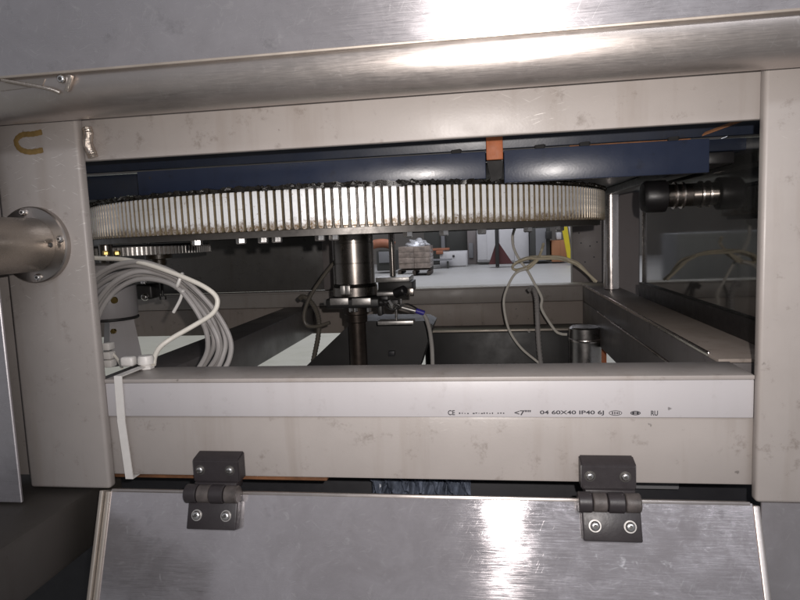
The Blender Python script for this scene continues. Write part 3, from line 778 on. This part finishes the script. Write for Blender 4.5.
for k, dz in enumerate((0, 7, 14)):
    pts = [(700+k*6, 412), (600, 300+dz), (540, 268+dz), (460, 246+dz), (340, 244+dz), (255, 250+dz*.6), (190, 275+dz*.4), (152, 306), (160, 330), (205, 332-dz*.4), (265, 300+dz*.3), (320, 255+dz*.5)]
    if k == 0: pts += [(345, 200), (356, 158)]
    elif k == 1: pts += [(250, 320), (170, 345)]
    else: pts += [(260, 322), (200, 330)]
    pts = [(x, y, 1.395+.012*sin(i*1.7+k*2)) for i, (x, y) in enumerate(pts)]
    obj('strand', tube(new(), z6(pts, 1.40), .0030, 10, 8), CABY, kc)
h = obj('white_cable', tube(new(), z2([(125, 235), (92, 252), (68, 300), (64, 340), (78, 400), (110, 448), (155, 486), (185, 510)], 1.38), .0028, 10, 8), CABW)
tag(h, 'thin pale cable looping down left of the spiral hose', 'cable')
h = obj('spiral_hose', tube(new(), z2([(128, 296), (140, 288), (150, 310), (153, 360), (156, 430), (163, 500)], 1.38), .0048, 10, 14, .25), CABG)
tag(h, 'pale spiral-wrapped hose hanging below the yellowed knot', 'hose')

# ================================================================== WORKSHOP BEHIND
def bgbox(t, name, x0, y0, x1, y1, Y, dep, mat, bev=.02):
    a = PY(x0, y1, Y); b = PY(x1, y0, Y)
    return obj(name, box(new(), (a.x, Y, max(0.001, a.z)), (b.x, Y+dep, b.z), bev), mat, t)
Yp = 12.4
t = thing('wrapped_pallet', 'pallet of brown boxes under shiny stretch film in the workshop', 'pallet load', PZ(414, 275, 0))
bm = new(); a = PY(399, 269, Yp); b = PY(429.5, 246, Yp)
for k in range(4):
    zz = a.z + (b.z-a.z)*k/4
    for j in range(2):
        x0 = a.x+(b.x-a.x)*j/2; e = random.uniform(-.015, .015)
        c = obj('carton', box(new(), (x0+.001, Yp+e, zz+.001), (x0+(b.x-a.x)/2-.001, Yp+.8, zz+(b.z-a.z)/4-.001), .006), FILM, t)
bm.free()
bm = new(); a2_ = PY(404, 247, Yp+.1); b2_ = PY(427, 238, Yp+.1)
tt = bmesh.new(); bmesh.ops.create_icosphere(tt, subdivisions=4, radius=1)
for v in tt.verts:
    n = 1+.13*sin(v.co.x*9+v.co.y*7)+.1*sin(v.co.z*13+v.co.x*5)
    v.co = Vector(((a2_.x+b2_.x)/2+v.co.x*n*(b2_.x-a2_.x)/2, Yp+.4+v.co.y*.35, a2_.z-.02+max(-.02, v.co.z*n)*(b2_.z-a2_.z)))
join(bm, tt); obj('stretch_film', bm, SILVER, t)
bgbox(t, 'pallet', 398, 269.3, 430, 270.8, Yp, .8, PALW, .004)
for x in (398, 412.5, 427): bgbox(t, 'pallet_block', x, 270.9, x+3, 275, Yp, .8, PALW, .004)
t = thing('grey_machine', 'grey machine cabinet left of the wrapped pallet', 'machine', PZ(385, 272, 0)); bgbox(t, 'cabinet', 377, 250, 396, 271, 13.5, .5, DGREY); bgbox(t, 'front_panel', 379, 251.5, 390, 263, 13.46, .03, MGREY, .004)
t = tag(obj('orange_sack', tube(new(), [PY(372, 245, 13.6), PY(378, 243.5, 13.6), PY(386, 243.5, 13.6), PY(394, 246, 13.6)], .10, 12, 5), OSACK), 'orange sack lying on the grey machine behind the column', 'sack')
t = thing('white_cabinet', 'low white cabinet right of the wrapped pallet', 'cabinet', PZ(454, 268, 0)); bgbox(t, 'body', 440, 251, 467, 268, 15.2, .7, CABIN); bgbox(t, 'door', 446.5, 253, 466, 266, 15.17, .028, CABIN, .004); bgbox(t, 'knob', 452.5, 255, 454.5, 257, 15.14, .029, DARK, .004)
t = thing('orange_machine', 'small rust-orange machine on the low white cabinet', 'machine', PY(440, 252, 15.3)); bgbox(t, 'body', 432, 248, 449, 251.0, 15.3, .4, OSACK); bgbox(t, 'motor', 436, 250.5, 443, 254.5, 15.14, .05, OSACK)
t = thing('work_bench', 'thin-topped work bench in front of the low white cabinet', 'bench', PZ(440, 269, 0)); bgbox(t, 'top', 430, 259.2, 451, 261, 14.6, .5, MGREY, .004)
for x in (431.5, 447): bgbox(t, 'leg', x, 261.2, x+1.6, 269, 14.65, .06, DGREY, .004)
t = thing('dark_shelving', 'tall dark shelving behind the low white cabinet', 'shelving', PZ(446, 265, 0)); bgbox(t, 'body', 425, 224, 441.6, 263, 16.6, .6, DGREY); bgbox(t, 'body', 444.4, 224, 467, 263, 16.6, .6, DGREY); bgbox(t, 'upright', 441.8, 224, 444.2, 263, 16.5, .6, MGREY, .004)
t = thing('grey_pillar', 'narrow grey pillar between shelving and tall white cabinets', 'pillar', PZ(472, 266, 0)); bgbox(t, 'shaft', 468, 222, 476, 267, 16.2, .4, POSTG); bgbox(t, 'plate', 469, 243, 473, 258, 16.15, .04, MGREY, .004)
for x0, x1, y1, lab in ((477.5, 496, 262, 'tall white cabinet left of the black pole'), (499.5, 529, 263, 'tall white cabinet right of the black pole')):
    t = thing('tall_cabinet', lab, 'cabinet', PZ((x0+x1)/2, y1, 0), 'tall white cabinets'); bgbox(t, 'body', x0, 228, x1, y1, 15.8, .6, CABIN)
    bgbox(t, 'door', x0+.6, 229, (x0+x1)/2-.4, y1-2, 15.76, .03, CABIN, .005); bgbox(t, 'door', (x0+x1)/2+.4, 229, x1-.6, y1-2, 15.76, .03, CABIN, .005)
t = thing('black_pole', 'black pole standing on a dark red triangular foot', 'pole', PZ(497, 267, 0)); bgbox(t, 'pole', 495.7, 222, 498.4, 267, 14.2, .06, BLACK, .004)
bm = new(); prism(bm, [PY(489, 264.5, 14.3), PY(496, 243, 14.3), PY(499, 243, 14.3), PY(513, 263.5, 14.3)], (0, .25, 0)); obj('foot', bm, RED, t)
t = thing('dark_machine', 'dark grey machine right of the tall white cabinets', 'machine', PZ(540, 263, 0)); bgbox(t, 'body', 531, 226, 550, 263, 15.4, .7, DGREY); bgbox(t, 'side', 536, 228, 546, 261, 15.36, .03, MGREY, .005); bgbox(t, 'control_box', 546, 231, 552, 239, 15.2, .15, BLACK, .01)
t = thing('cardboard_box', 'large brown cardboard box behind the yellow ladder', 'box', PZ(560, 262, 0)); bgbox(t, 'carton', 552, 240, 567, 262, 15.3, .6, CARD); bgbox(t, 'tape', 558.6, 240.2, 560, 261.8, 15.29, .008, CARD, .001)
tag(bgbox(None, 'white_box', 556.5, 232.3, 561.5, 239.6, 15.4, .3, CABIN), 'small white box on top of the cardboard box', 'box')
t = thing('yellow_ladder', 'leaning yellow ladder with a white rail left of the rear column', 'ladder', PZ(571, 263, 0))
bm = new(); prism(bm, [PY(560, 218, 14.4), PY(566, 218, 14.4), PY(572.6, 263, 14.4), PY(568.6, 263, 14.4)], (0, .08, 0)); obj('side_rail', bm, YEL, t)
bm = new(); prism(bm, [PY(566.5, 218, 14.45), PY(568.3, 218, 14.45), PY(577, 263, 14.45), PY(575.3, 263, 14.45)], (0, .08, 0)); obj('white_rail', bm, CABIN, t)
